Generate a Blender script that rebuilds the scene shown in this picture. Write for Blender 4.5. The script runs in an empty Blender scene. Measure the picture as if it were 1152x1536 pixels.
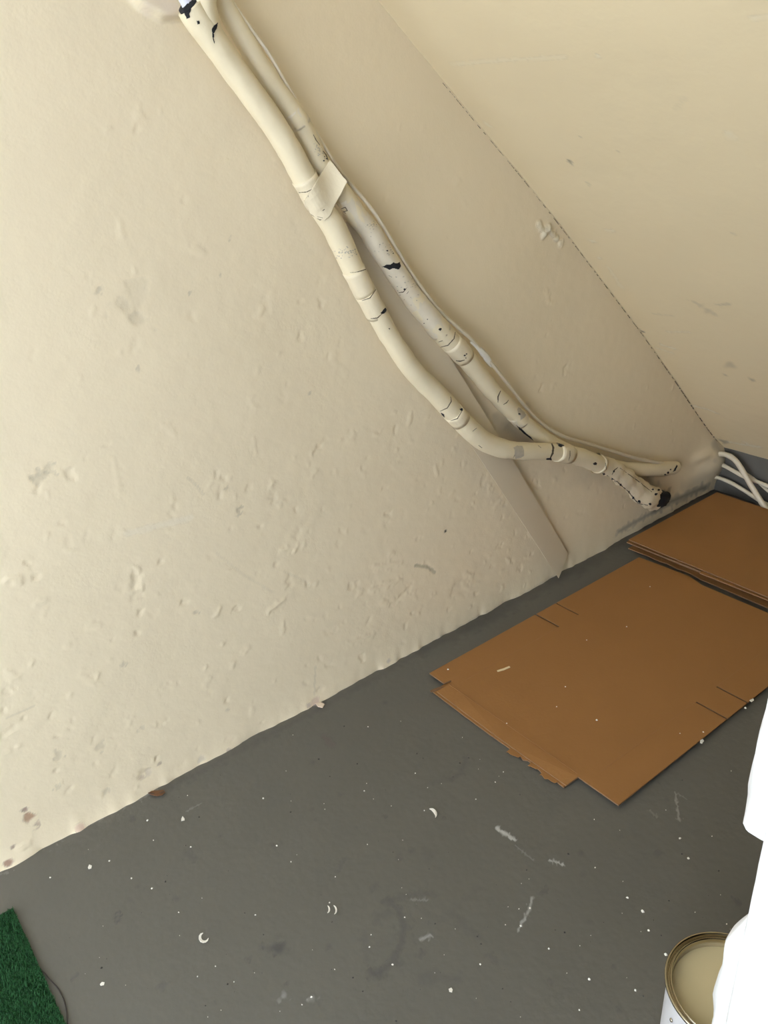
import bpy, bmesh, math, random
import numpy as np
from mathutils import Vector, Matrix
from mathutils.bvhtree import BVHTree

random.seed(4)
C = bpy.context.scene.collection
S = bpy.context.scene

# ------------------------------------------------------------------ camera
F = 1254.0
def _n(v): return v / np.linalg.norm(v)
AX = _n(np.array([2406 - 576, 36 - 768, F]))            # along the plaster wall
AY = np.array([-508 - 576, 207 - 768, F]); AY = _n(AY - AX * (AX @ AY))   # into the wall
AZ = np.cross(AX, AY)
WM = np.array([AX, AY, AZ])
EYE = np.array([0, 0, 1.5])
cam_d = bpy.data.cameras.new('camera'); cam = bpy.data.objects.new('camera', cam_d); C.objects.link(cam)
R = Matrix([[WM[r][0], -WM[r][1], -WM[r][2]] for r in range(3)])
cam.matrix_world = Matrix.Translation(EYE) @ R.to_4x4()
cam_d.sensor_fit = 'VERTICAL'; cam_d.sensor_height = 36.0; cam_d.sensor_width = 27.0
cam_d.lens = F / 1536 * 36; cam_d.clip_start = 0.02
S.camera = cam

# ------------------------------------------------------------------ light
world = bpy.data.worlds.new('overcast'); S.world = world; world.use_nodes = True
wb = world.node_tree.nodes['Background']
wb.inputs[0].default_value = (.76, .86, 1.0, 1); wb.inputs[1].default_value = 1.0
sun_d = bpy.data.lights.new('sun', 'SUN'); sun_d.energy = 5.0; sun_d.angle = .01; sun_d.color = (1, .99, .985)
sun = bpy.data.objects.new('sun', sun_d); C.objects.link(sun); sun.location = (6, 3, 8)     # stands behind the staircase, lights the yard in front of it
sun.rotation_euler = Vector((-.62, -.25, -.75)).to_track_quat('-Z', 'Y').to_euler()
S.view_settings.view_transform = 'Standard'; S.view_settings.look = 'None'
S.view_settings.gamma = 1; S.view_settings.use_curve_mapping = False
S.view_settings.exposure = 2.19

# ------------------------------------------------------------------ helpers
def ray(u, v):
    return WM @ np.array([(u - 576) / F, (v - 768) / F, 1.0])
def on_plane(u, v, axis, val):
    r = ray(u, v); return EYE + r * ((val - EYE[axis]) / r[axis])
def on_floor(u, v, z=0.0): return on_plane(u, v, 2, z)
def on_wall(u, v, off=0.0): return on_plane(u, v, 1, 1.62 - off)
def mpp(p):                                             # metres covered by one photo pixel at a point
    return float((WM.T @ (np.asarray(p) - EYE))[2]) / F
def project(P):
    q = (np.asarray(P) - EYE) @ WM
    return np.stack([576 + F * q[..., 0] / q[..., 2], 768 + F * q[..., 1] / q[..., 2]], -1)

def vnoise(x, y, scale, seed):
    rng = np.random.RandomState(seed); g = rng.rand(256, 256) * 2 - 1
    a = x * scale + 1000.3; b = y * scale + 1000.7
    i = np.floor(a).astype(int); j = np.floor(b).astype(int)
    u = a - i; v = b - j; u = u * u * (3 - 2 * u); v = v * v * (3 - 2 * v)
    G = lambda p, q: g[p % 256, q % 256]
    return (G(i, j) * (1 - u) + G(i + 1, j) * u) * (1 - v) + (G(i, j + 1) * (1 - u) + G(i + 1, j + 1) * u) * v

def link(name, me, m=None, parent=None, smooth=False):
    o = bpy.data.objects.new(name, me); C.objects.link(o)
    if m: me.materials.append(m)
    if parent: o.parent = parent; o.matrix_parent_inverse = parent.matrix_world.inverted()
    if smooth: me.polygons.foreach_set('use_smooth', [True] * len(me.polygons))
    return o
def mesh(name, V, Fc, m=None, parent=None, smooth=False):
    me = bpy.data.meshes.new(name); me.from_pydata([tuple(map(float, v)) for v in V], [], Fc); me.update()
    return link(name, me, m, parent, smooth)
def grid_obj(name, P, m, flip=False, stain=None):
    """P: (a,b,3) array of points -> one quad grid"""
    a, b, _ = P.shape
    me = bpy.data.meshes.new(name)
    idx = np.arange(a * b).reshape(a, b)
    q = np.stack([idx[:-1, :-1], idx[1:, :-1], idx[1:, 1:], idx[:-1, 1:]], -1).reshape(-1, 4)
    if flip: q = q[:, ::-1]
    n = len(q)
    me.vertices.add(a * b); me.vertices.foreach_set('co', P.astype(np.float32).ravel())
    me.loops.add(n * 4); me.loops.foreach_set('vertex_index', q.astype(np.int32).ravel())
    me.polygons.add(n); me.polygons.foreach_set('loop_start', np.arange(0, n * 4, 4, dtype=np.int32))
    me.update(calc_edges=True)
    if stain is not None:
        at = me.color_attributes.new('stain', 'FLOAT_COLOR', 'POINT')
        at.data.foreach_set('color', stain.astype(np.float32).ravel())
    return link(name, me, m, None, True)
def struct(o): o['kind'] = 'structure'; return o
def thing(name, label, cat, loc, group=None):
    o = bpy.data.objects.new(name, None); C.objects.link(o); o.location = tuple(map(float, loc)); o.empty_display_size = .05
    bpy.context.view_layer.update()
    return tag(o, label, cat, group)
def tag(o, label, cat, group=None):
    o['label'] = label; o['category'] = cat
    if group: o['group'] = group
    return o

def mat(name, col, rough=.7, var=.06, vscale=8, bump=0.0, bscale=60, metal=0, stain=False, spec=.5, bump2=0.0, b2scale=250):
    m = bpy.data.materials.new(name); m.use_nodes = True
    N = m.node_tree.nodes; L = m.node_tree.links; bs = N['Principled BSDF']
    bs.inputs['Roughness'].default_value = rough; bs.inputs['Metallic'].default_value = metal
    bs.inputs['Specular IOR Level'].default_value = spec
    tc = N.new('ShaderNodeTexCoord')
    nz = N.new('ShaderNodeTexNoise'); nz.inputs['Scale'].default_value = vscale; nz.inputs['Detail'].default_value = 6
    L.new(tc.outputs['Object'], nz.inputs['Vector'])
    mx = N.new('ShaderNodeMix'); mx.data_type = 'RGBA'
    mx.inputs['A'].default_value = (*[max(0, c * (1 - var)) for c in col], 1)
    mx.inputs['B'].default_value = (*[min(1, c * (1 + var)) for c in col], 1)
    L.new(nz.outputs['Fac'], mx.inputs['Factor']); out = mx.outputs['Result']
    if stain:
        at = N.new('ShaderNodeAttribute'); at.attribute_name = 'stain'
        m2 = N.new('ShaderNodeMix'); m2.data_type = 'RGBA'
        L.new(at.outputs['Alpha'], m2.inputs['Factor']); L.new(out, m2.inputs['A']); L.new(at.outputs['Color'], m2.inputs['B'])
        out = m2.outputs['Result']
    L.new(out, bs.inputs['Base Color'])
    prev = None
    for st, sc in ((bump, bscale), (bump2, b2scale)):
        if st:
            b = N.new('ShaderNodeBump'); b.inputs['Strength'].default_value = 1; b.inputs['Distance'].default_value = st
            n2 = N.new('ShaderNodeTexNoise'); n2.inputs['Scale'].default_value = sc; n2.inputs['Detail'].default_value = 4
            L.new(tc.outputs['Object'], n2.inputs['Vector']); L.new(n2.outputs['Fac'], b.inputs['Height'])
            if prev: L.new(prev.outputs['Normal'], b.inputs['Normal'])
            L.new(b.outputs['Normal'], bs.inputs['Normal']); prev = b
    return m

CREAM = (.875, .742, .51)
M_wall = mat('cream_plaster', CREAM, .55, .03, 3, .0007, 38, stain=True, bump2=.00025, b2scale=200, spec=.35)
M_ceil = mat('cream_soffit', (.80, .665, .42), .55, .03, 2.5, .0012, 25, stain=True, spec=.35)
M_floor = mat('grey_floor_paint', (.130, .123, .101), .52, .07, 5, .0008, 60, stain=True, spec=.4)
M_dkwall = mat('dark_grey_paint', (.115, .107, .09), .7, .2, 20, .002, 40)
M_jamb = mat('white_masonry_paint', (.66, .655, .63), .6, .02, 6, .003, 35)
M_pipe = mat('cream_painted_wrap', (.80, .69, .465), .5, .05, 14, .0015, 40, spec=.35)
M_tape = mat('painted_tape', (.78, .67, .46), .5, .05, 25, .0015, 60, spec=.35)
M_tape2 = mat('greyish_painted_tape', (.76, .67, .50), .5, .08, 40, .0012, 80, spec=.35)
M_black = mat('black_foam', (.012, .012, .013), .9, .3, 60)
M_crack = mat('dirty_crack', (.10, .075, .045), .9, .3, 90)
M_grey = mat('worn_grey_patch', (.50, .44, .33), .7, .25, 90)
M_strip = mat('pale_beige_plastic', (.77, .655, .465), .42, .03, 6)
M_card = mat('brown_cardboard', (.33, .157, .049), .62, .05, 9, .0004, 120, spec=.3)
M_cardin = mat('cardboard_edge', (.22, .12, .055), .85, .25, 150)  # darkened to stand for the shadow gaps between the far stack's layers
M_metal = mat('tin_rim', (.48, .43, .33), .22, .1, 40, metal=1)
M_tinwhite = mat('white_can_wall', (.68, .67, .66), .35, .02, 10)
M_paint = mat('tan_paint', (.66, .55, .31), .3, .02, 6)
M_inner = mat('paint_smeared_tin', (.40, .32, .18), .45, .1, 30)
M_turf = mat('green_turf_backing', (.008, .045, .012), .95, .3, 200)
M_blade = mat('green_turf_pile', (.016, .095, .022), .8, .35, 120)
M_white = mat('white_paint_chip', (.85, .81, .70), .6, .05, 80)
M_leaf = mat('dry_leaf', (.16, .07, .025), .7, .3, 150)
M_grit = mat('dark_grit', (.05, .045, .04), .9, .3, 80)
M_thread = mat('dark_thread', (.06, .05, .045), .8, .1, 80)
M_cable = mat('painted_cable', (.74, .65, .48), .5, .1, 30)

# ---- stains, painted shade and relief stamped on the big surfaces
class Surf:
    def __init__(s, P, nrm, seed):
        s.P = P; s.h = np.zeros(P.shape[:2]); s.st = np.zeros(P.shape[:2] + (4,)); s.nrm = nrm; s.seed = seed
        s.k = np.linalg.norm(P - EYE, axis=-1)
    def _paint(s, sl, w, col):
        if col is None: return
        st = s.st[sl]; a = w * col[3]; old = st[..., 3]; na = a + old * (1 - a)
        for k in range(3):
            st[..., k] = np.where(na > 1e-6, (col[k] * a + st[..., k] * old * (1 - a)) / np.maximum(na, 1e-6), 0)
        st[..., 3] = na
    def _box(s, lo, hi):
        m = np.all((s.P >= lo) & (s.P <= hi), -1)
        i = np.where(m.any(1))[0]; j = np.where(m.any(0))[0]
        if len(i) == 0 or len(j) == 0: return None
        return (slice(i[0], i[-1] + 1), slice(j[0], j[-1] + 1))
    def stroke(s, pts, r, col=None, h=0.0, soft=.5, rough=.5):
        pts = [np.asarray(p, float) for p in pts]
        lo = np.min(pts, 0) - r * 2.2; hi = np.max(pts, 0) + r * 2.2
        sl = s._box(lo, hi)
        if sl is None: return
        Q = s.P[sl]; d = np.full(Q.shape[:2], 9.0)
        for a, b in zip(pts, pts[1:] or pts):
            ab = b - a; L = ab @ ab
            t = np.clip(((Q - a) @ ab) / L, 0, 1) if L > 0 else np.zeros(Q.shape[:2])
            d = np.minimum(d, np.linalg.norm(Q - (a + t[..., None] * ab), axis=-1))
        u = Q[..., 0] + Q[..., 2] * .37; v = Q[..., 1] + Q[..., 2]
        d = d * (1 + rough * vnoise(u, v, .9 / r, s.seed))
        w = np.clip((r - d) / (r * soft) + .5, 0, 1)
        s._paint(sl, w, col); s.h[sl] += h * w * w * (3 - 2 * w)
    def blob(s, p, r, **k): s.stroke([p], r, **k)
    def dents(s, n, lo, hi, r0, r1, amp, rng, elong=2.0):
        for _ in range(n):
            p = lo + (hi - lo) * rng.rand(3); r = r0 + (r1 - r0) * rng.rand() ** 2
            d = rng.randn(3); d[1] = 0 if abs(hi[1] - lo[1]) < .1 else d[1]; d = d / np.linalg.norm(d) * r * elong * rng.rand()
            s.stroke([p - d, p + d], r, h=amp * rng.uniform(-1, .8), soft=rng.uniform(.5, 1.4), rough=.7)

# ================================================================= structure
# ---- plaster wall (plane y = 1.62, closest to the viewer at the left)
xs = np.concatenate([np.arange(-1.6, 0, .1), np.arange(0, 2.97, .004)])
zs = np.concatenate([[-.02], np.arange(0, 1.76, .004), np.arange(1.8, 2.75, .1)])
X, Z = np.meshgrid(xs, zs, indexing='ij')
P = np.stack([X, np.full_like(X, 1.62), Z], -1)
W = Surf(P, (0, -1, 0), 7)
rng = np.random.RandomState(5)
W.h += .0035 * vnoise(X, Z, 2.4, 1) + .0007 * vnoise(X, Z, 10, 2) + .00025 * vnoise(X, Z, 42, 3)
W.h += np.exp(-Z / .02) * (.004 * vnoise(X, Z * 0, 14, 4) + .003 * vnoise(X, Z * 0, 45, 5))
W.h += .012 * np.clip((2.0 - X) / 2, 0, 1) * np.exp(-Z / .05)          # splayed foot of the plaster
W.h -= np.clip((X - 2.1) / .8, 0, 1) * .017 * np.exp(-Z / .5)
W.h += .035 * np.exp(-((X - 2.87) / .11) ** 2 - ((Z - .13) / .075) ** 2)    # mound around the cable entry
W.h += .012 * np.exp(-((X - 2.76) / .06) ** 2 - ((Z - .19) / .02) ** 2)
W.dents(330, np.array([.1, 1.62, .02]), np.array([1.9, 1.62, .75]), .0025, .0085, .0022, rng)
W.dents(110, np.array([.2, 1.62, .6]), np.array([1.6, 1.62, 1.5]), .0025, .008, .0017, rng)
W.dents(120, np.array([1.5, 1.62, .05]), np.array([2.7, 1.62, .9]), .0025, .0075, .0018, rng)
def wp(u, v): return on_wall(u, v)
def wblob(u, v, r, **k): p = wp(u, v); W.blob(p, r * mpp(p), **k)
def wline(pts, r, **k): q = [wp(*p) for p in pts]; W.stroke(q, r * mpp(q[0]), **k)
# dents singled out by the photograph
for (pts, r, h) in [([(181, 338), (184, 352)], 6, .002), ([(555, 885), (600, 870)], 5, .003), ([(590, 905), (615, 880)], 5, -.003),
                    ([(686, 884), (694, 886)], 9, -.0025), ([(640, 846), (650, 858)], 3, -.002), ([(425, 825), (445, 822)], 5, .0025),
                    ([(405, 915), (425, 900)], 5, .003), ([(366, 978), (370, 974)], 4, .0025),
                    ([(560, 850), (600, 846)], 4, .003), ([(525, 965), (560, 950)], 5, .002), ([(170, 690), (180, 740)], 4, .0012),
                    ([(730, 640), (740, 650)], 4, -.002), ([(540, 705), (548, 712)], 4, .0015), ([(820, 440), (825, 452)], 4, .003),
                    ([(500, 540), (520, 560)], 6, .001), ([(120, 1010), (140, 1025)], 5, .0015), ([(250, 640), (262, 652)], 4, .0016),
                    ([(375, 600), (383, 612)], 5, .0016), ([(243, 640), (254, 634)], 3, .0015), ([(380, 660), (384, 680)], 3, .002)]:
    wline(pts, r * .75, h=h * .5, soft=1.2, rough=.9)
for (u, v) in [(809, 336), (813, 344), (818, 350), (824, 346), (830, 352), (836, 358), (842, 366), (822, 341), (815, 353)]:
    wblob(u, v, 5, h=.004, col=(.80, .73, .55, .6))               # filler blobs by the soffit
G = (.42, .365, .25)
for (u, v, r, c) in [(195, 462, 18, (*G, .16)), (203, 478, 10, (*G, .2)), (185, 455, 10, (*G, .16)), (59, 714, 7, (*G, .5)), (72, 705, 6, (*G, .45)),
                     (50, 716, 5, (*G, .3)), (148, 1120, 6, (*G, .4)), (89, 1129, 5, (*G, .4)), (148, 435, 4, (*G, .5)), (345, 360, 3, (*G, .5)),
                     (330, 413, 2, (*G, .5)), (358, 764, 3.5, (*G, .6)), (358, 770, 3, (*G, .6)), (341, 731, 3, (*G, .5)), (206, 553, 3, (*G, .5)),
                     (292, 918, 4, (*G, .5)), (184, 996, 3, (*G, .5)), (340, 1063, 3, (*G, .5)), (213, 1090, 4, (*G, .3)), (157, 1185, 4, (*G, .4)),
                     (85, 1180, 3, (*G, .4)), (668, 797, 2.4, (.02, .02, .02, 1)), (285, 439, 2, (*G, .6)), (465, 590, 2, (*G, .6)),
                     (42, 1223, 7, (.46, .29, .18, .9)), (37, 1213, 4, (.40, .28, .22, .9)), (56, 1234, 4, (.42, .28, .2, .8)),
                     (117, 1237, 7, (.68, .48, .35, .8)), (10, 1290, 6, (.34, .2, .14, .9)), (18, 1268, 3, (.35, .25, .2, .8)), (212, 1164, 4, (.4, .3, .22, .6)),
                     (222, 1155, 6, (.55, .46, .36, .5)), (470, 1050, 6, (.64, .48, .36, .7)), (120, 1243, 3, (.2, .1, .08, .9)), (238, 1144, 3, (.4, .3, .22, .6)),
                     (340, 1124, 4, (.5, .38, .3, .6)), (300, 1135, 5, (.55, .48, .38, .5)), (460, 1055, 4, (.5, .4, .34, .6)), (580, 990, 3, (.5, .42, .36, .5))]:
    wblob(u, v, r, col=(*c[:3], c[3] * (.7 if c[0] == G[0] else 1)), h=-.0006 if r > 3 else 0, rough=.9 if c[0] == G[0] else .4)
for (pts, r, c) in [([(325, 830), (365, 862), (410, 889)], 1.2, (*G, .12)), ([(426, 857), (450, 868), (465, 878)], 1.2, (*G, .14)), ([(190, 800), (286, 776)], 5, (.86, .80, .68, .2)),
                    ([(622, 848), (640, 850), (652, 858)], 2, (.4, .36, .2, .6)), ([(472, 1000), (470, 1040)], 1.5, (*G, .2)),
                    ([(280, 715), (295, 728), (305, 742)], 1.5, (*G, .2)), ([(10, 1075), (50, 1058)], 1.5, (*G, .2))]:
    wline(pts, r, col=c, rough=.3)
# grime of the wall's far, low end; painted shade under and between the pipes
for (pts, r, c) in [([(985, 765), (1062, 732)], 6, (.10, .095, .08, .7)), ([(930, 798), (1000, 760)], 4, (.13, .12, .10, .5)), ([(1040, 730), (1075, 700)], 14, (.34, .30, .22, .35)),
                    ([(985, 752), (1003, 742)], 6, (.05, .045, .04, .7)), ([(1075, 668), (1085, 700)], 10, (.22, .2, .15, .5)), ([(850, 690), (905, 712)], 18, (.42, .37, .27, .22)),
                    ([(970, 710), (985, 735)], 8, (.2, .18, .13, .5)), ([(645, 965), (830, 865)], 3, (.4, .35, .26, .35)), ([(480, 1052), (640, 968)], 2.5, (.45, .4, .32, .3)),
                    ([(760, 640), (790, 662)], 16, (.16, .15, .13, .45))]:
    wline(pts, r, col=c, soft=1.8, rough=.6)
wline([(200, -30), (240, 0), (262, 0)], 25, h=.026, soft=.3, rough=.15)        # plaster collar where the pipes come out
wline([(225, 0), (248, 12)], 12, col=(.74, .60, .50, .45), soft=1.2)
W.P[..., 1] -= W.h
wall_left = struct(grid_obj('wall_left', W.P, M_wall, False, W.st))

# ---- sloping soffit
prof = [(.50, 2.345), (1.273, 1.681), (1.374, 1.594), (1.509, 1.481), (1.719, 1.301), (1.964, 1.083), (2.273, .797), (2.658, .42), (2.875, .218), (2.93, .165)]
pl = np.cumsum([0] + [math.dist(a, b) for a, b in zip(prof, prof[1:])])
sv = np.concatenate([np.arange(0, .9, .05), np.arange(.9, pl[-1], .006), [pl[-1]]])
cx = np.interp(sv, pl, [p[0] for p in prof]); cz = np.interp(sv, pl, [p[1] for p in prof])
def smooth(a):
    k = 41; w = np.hanning(k); w /= w.sum(); b = a.copy(); b[60:-60] = np.convolve(a, w, 'same')[60:-60]; return b
cx = smooth(cx); cz = smooth(cz)
ys = np.concatenate([np.arange(-.7, .2, .05), np.arange(.2, 1.664, .006)])
SX, YY = np.meshgrid(sv, ys, indexing='ij')
P = np.stack([np.broadcast_to(cx[:, None], YY.shape), YY, np.broadcast_to(cz[:, None], YY.shape)], -1).copy()
K = Surf(P, (-.68, 0, -.73), 9)
K.h += .003 * vnoise(SX, YY, 2.5, 11) + .001 * vnoise(SX, YY, 9, 12) + .0004 * vnoise(SX, YY, 30, 13)
cb = BVHTree.FromPolygons([(cx[i], y, cz[i]) for i in range(0, len(sv), 4) for y in (-.7, 1.63)],
                          [(2 * i, 2 * i + 1, 2 * i + 3, 2 * i + 2) for i in range((len(sv) + 3) // 4 - 1)])
def on_ceil(u, v):
    h = cb.ray_cast(Vector(EYE), Vector(ray(u, v)).normalized())[0]
    return np.array(h) if h is not None else None
for (pts, r, c, h) in [([(855, 243)], 4, (.2, .17, .12, .8), -.001), ([(852, 240), (858, 247)], 2, (.2, .17, .12, .8), 0), ([(925, 228)], 2, (.3, .26, .18, .6), 0), ([(882, 276)], 2, (.3, .26, .18, .6), 0),
                       ([(897, 83)], 4, (.84, .8, .68, .8), .001), ([(678, 97), (760, 90), (848, 85)], 3, (.84, .78, .62, .35), 0), ([(963, 497)], 3.2, (.02, .02, .015, .95), -.001),
                       ([(1061, 465)], 7, (.3, .26, .19, .5), 0), ([(1040, 453), (1050, 458)], 5, (.32, .28, .2, .4), 0), ([(1097, 548)], 9, (.24, .21, .15, .5), 0), ([(1128, 570)], 4, (.18, .15, .1, .7), 0),
                       ([(1088, 563)], 4, (.18, .15, .1, .6), 0), ([(1075, 458), (1095, 456)], 2, (.3, .26, .2, .5), 0), ([(992, 517), (1012, 523)], 2, (.85, .8, .68, .7), 0), ([(1000, 497), (1035, 498)], 1.5, (.85, .8, .68, .5), 0),
                       ([(985, 522), (1010, 530)], 1.5, (.85, .8, .68, .5), 0), ([(1040, 609), (1058, 613), (1076, 620)], 2, (.85, .8, .68, .8), 0), ([(1092, 662), (1115, 667), (1140, 671)], 3, (.82, .78, .68, .7), 0),
                       ([(1120, 665)], 4, (.85, .8, .7, .8), .001), ([(1083, 661)], 7, (.12, .115, .10, .8), 0), ([(1012, 165), (1028, 147)], 3, (.5, .45, .33, .2), 0), ([(1095, 200)], 7, (.82, .77, .62, .4), 0), ([(910, 345), (920, 346)], 3, (.82, .77, .62, .5), 0),
                       ([(900, 387)], 3, (.84, .78, .64, .7), .001), ([(912, 400), (932, 430)], 3, (.82, .77, .62, .35), 0), ([(886, 361), (892, 362)], 3, (.82, .78, .64, .6), .001), ([(1128, 28), (1150, 26)], 4, (.84, .8, .66, .5), 0),
                       ([(730, 186), (736, 190)], 4, (.82, .77, .6, .5), .001), ([(870, 207)], 2, (.35, .3, .2, .5), 0), ([(1100, 350)], 3, (.45, .4, .3, .4), 0), ([(980, 470), (1010, 474)], 2, (.4, .35, .25, .3), 0)]:
    q = [on_ceil(*p) for p in pts]
    if any(x is None for x in q): continue
    K.stroke(q, r * .85 * mpp(q[0]), col=(*c[:3], c[3] * (1 if c[0] < .1 else .65)), h=h, soft=1.3, rough=.7)
K.P[..., 0] -= .73 * K.h; K.P[..., 2] -= .68 * K.h
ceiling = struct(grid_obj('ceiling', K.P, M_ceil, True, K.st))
# broken filler line along the joint of soffit and wall
V = []; Fc = []
sj = np.linspace(np.interp(1.46, cx, sv), np.interp(2.87, cx, sv), 420)
rj = np.random.RandomState(3); on = True; left = 5
for i in range(len(sj) - 1):
    left -= 1
    if left <= 0: on = not on; left = rj.randint(2, 9) if on else rj.randint(1, 5)
    t = i / len(sj)
    if not on: continue
    w0 = (.0012 + .0028 * t ** 2) * rj.uniform(.5, 1.5)
    x0, x1 = np.interp(sj[i:i + 2], sv, cx); z0, z1 = np.interp(sj[i:i + 2], sv, cz)
    k = len(V)
    yb = 1.6215 - float(np.interp(x0, xs, W.h[:, np.argmin(abs(zs - z0))]))
    for x, z in ((x0, z0), (x1, z1)):
        V += [(x - .0035, yb - .0005, z - .0035), (x - .0025 , yb - w0 - .001, z - .0025)]
    Fc.append((k, k + 1, k + 3, k + 2))
o = mesh('joint_crack', V, Fc, M_crack, ceiling); o['kind'] = 'stuff'

# ---- floor
xs2 = np.concatenate([np.arange(-1, 0, .2), np.arange(0, 2.97, .004)])
ys2 = np.concatenate([np.arange(-4, .2, .2), np.arange(.2, 1.66, .004)])
X, Y = np.meshgrid(xs2, ys2, indexing='ij')
P = np.stack([X, Y, np.zeros_like(X)], -1)
Fl = Surf(P, (0, 0, 1), 21)
Fl.h += .0012 * vnoise(X, Y, 3, 22) + .0004 * vnoise(X, Y, 12, 23) - .0016
def fblob(u, v, r, **k): p = on_floor(u, v); Fl.blob(p, r * mpp(p), **k)
def fline(pts, r, **k): q = [on_floor(*p) for p in pts]; Fl.stroke(q, r * mpp(q[0]), **k)
D = (.085, .083, .078); Lt = (.34, .34, .32)
def z2(l): return [(400 + a / 2.304, 1050 + b / 2.304) for a, b in l]
for (pts, r, c) in [(z2([(420, 695), (455, 720), (475, 780), (465, 840), (440, 900), (400, 935), (365, 945)]), 5, (*D, .55)),
                    (z2([(435, 690), (500, 672), (570, 668)]), 4, (*D, .38)), (z2([(375, 770), (385, 745), (420, 735)]), 5, (*D, .3)),
                    (z2([(340, 800), (335, 860), (345, 900)]), 4, (*D, .22)), (z2([(365, 945), (390, 948)]), 6, (*D, .6)), (z2([(500, 688), (560, 690)]), 2, (*Lt, .45)),
                    (z2([(530, 828), (565, 812)]), 3, (.5, .5, .46, .5)), (z2([(270, 545), (245, 590)]), 3, (*D, .3)), (z2([(690, 200), (670, 250), (640, 270)]), 4, (*D, .35)),
                    (z2([(640, 270), (560, 285)]), 3, (*D, .2)), (z2([(200, 130), (225, 150)]), 4, (.13, .1, .09, .5)), (z2([(650, 740), (700, 790), (735, 820)]), 5, (*D, .25)),
                    (z2([(550, 950), (660, 965)]), 8, (*D, .3)), (z2([(800, 445), (825, 460), (855, 480)]), 3, (.62, .61, .56, .75)), (z2([(860, 500), (920, 550)]), 1.5, (*Lt, .4)),
                    (z2([(980, 552), (1025, 566)]), 2, (.6, .6, .55, .7)), (z2([(918, 680), (905, 730), (868, 795)]), 1.8, (.55, .55, .5, .5)), (z2([(735, 650), (600, 760)]), 4, (*D, .12)),
                    (z2([(530, 880), (540, 870)]), 4, (*D, .5)), (z2([(950, 665), (970, 650)]), 3, (*D, .45)), (z2([(770, 885), (795, 905)]), 4, (*D, .35)),
                    ([(280, 1216), (302, 1204)], 1.5, (.34, .34, .31, .4)), ([(173, 1370), (181, 1368)], 1.6, (*D, .8)), ([(173, 1376), (181, 1373)], 1.6, (*D, .8)), ([(174, 1382), (180, 1379)], 1.6, (*D, .8)),
                    ([(412, 1421), (419, 1424)], 7, (.07, .07, .065, .75)), ([(392, 1420), (405, 1422)], 3, (*D, .4)), ([(108, 1468), (115, 1463)], 2.5, (*D, .6)), ([(280, 1280), (290, 1286)], 5, (*D, .35)),
                    ([(200, 1228)], 4, (*D, .55)), ([(373, 1438)], 3, (*D, .6)), ([(244, 1478)], 5, (*D, .4)), ([(468, 1496)], 4, (.5, .5, .46, .5)), ([(470, 1497)], 7, (*D, .3)), ([(425, 1494)], 6, (.4, .4, .38, .4)),
                    ([(1013, 1187), (1019, 1230)], 1.4, (.42, .41, .36, .5)), ([(1018, 1190), (1030, 1198)], 1.5, (.38, .37, .33, .3)), ([(975, 1215), (985, 1225)], 2, (.36, .33, .28, .3)), ([(1105, 1350)], 4, (*D, .7)),
                    ([(640, 1280)], 8, (*D, .2)), ([(560, 1330)], 5, (*D, .3)), ([(585, 1410), (560, 1420)], 9, (*D, .15))]:
    fline(pts, r, col=c, soft=1.0, rough=.8)
# old paint smears and grime along the foot of the wall
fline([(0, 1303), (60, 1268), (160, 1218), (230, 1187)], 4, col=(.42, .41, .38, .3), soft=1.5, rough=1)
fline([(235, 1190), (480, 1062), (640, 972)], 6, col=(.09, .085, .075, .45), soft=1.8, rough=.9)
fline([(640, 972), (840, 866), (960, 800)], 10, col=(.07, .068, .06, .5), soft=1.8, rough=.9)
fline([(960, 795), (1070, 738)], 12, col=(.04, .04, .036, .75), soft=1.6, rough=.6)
fline([(100, 1245), (150, 1222)], 3, col=(.5, .42, .38, .5)); fline([(470, 1057), (484, 1056)], 3, col=(.6, .5, .44, .6))
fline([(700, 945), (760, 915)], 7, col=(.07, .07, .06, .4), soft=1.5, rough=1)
rs = np.random.RandomState(8)
for _ in range(60):
    u, v = rs.uniform(20, 1060), rs.uniform(1000, 1530)
    if v > 1290 - .52 * u + 30: fblob(u, v, rs.uniform(1.5, 4), col=(*D, rs.uniform(.2, .6)), soft=1.2)
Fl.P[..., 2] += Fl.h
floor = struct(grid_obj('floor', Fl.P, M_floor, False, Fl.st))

# ---- added yard and opposite wall, out of the frame, to bounce sunlight in
M_yard = mat('pale_concrete_paving', (.49, .51, .54), .85, .1, 3, .001, 30)
M_face = mat('pale_render', (.69, .71, .74), .85, .04, 2)
mesh('ground', [(-14, -12, -.003), (-1, -12, -.003), (-1, 12, -.003), (-14, 12, -.003)], [(0, 1, 2, 3)], M_yard)['kind'] = 'structure'
mesh('added_bounce_wall', [(-8, -12, 0), (-8, 12, 0), (-8, 12, 4.5), (-8, -12, 4.5)], [(0, 1, 2, 3)], M_face)['kind'] = 'structure'

# ---- back riser under the soffit
def boxmesh(name, lo, hi, m, parent=None, bevel=0):
    bm = bmesh.new(); bmesh.ops.create_cube(bm, size=1)
    for v in bm.verts: v.co = [lo[i] + (v.co[i] + .5) * (hi[i] - lo[i]) for i in range(3)]
    if bevel: bmesh.ops.bevel(bm, geom=bm.edges[:], offset=bevel, segments=2, affect='EDGES')
    me = bpy.data.meshes.new(name); bm.to_mesh(me); bm.free(); return link(name, me, m, parent)
struct(boxmesh('wall_back', (2.905, -.7, -.02), (2.97, 1.66, .20), M_dkwall))
struct(boxmesh('added_overhang', (-1.6, -1.2, 2.40), (.56, 1.66, 2.55), M_face))  # added, unseen: keeps sky light off the upper wall
struct(boxmesh('added_side_wall', (-1.6, -1.2, -.02), (.56, -1.1, 2.40), M_face))  # added, unseen: blocks frontal daylight on the plaster wall
struct(boxmesh('wall_right', (.67, -.78, -.02), (2.97, -.7, 2.35), M_wall))

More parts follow.
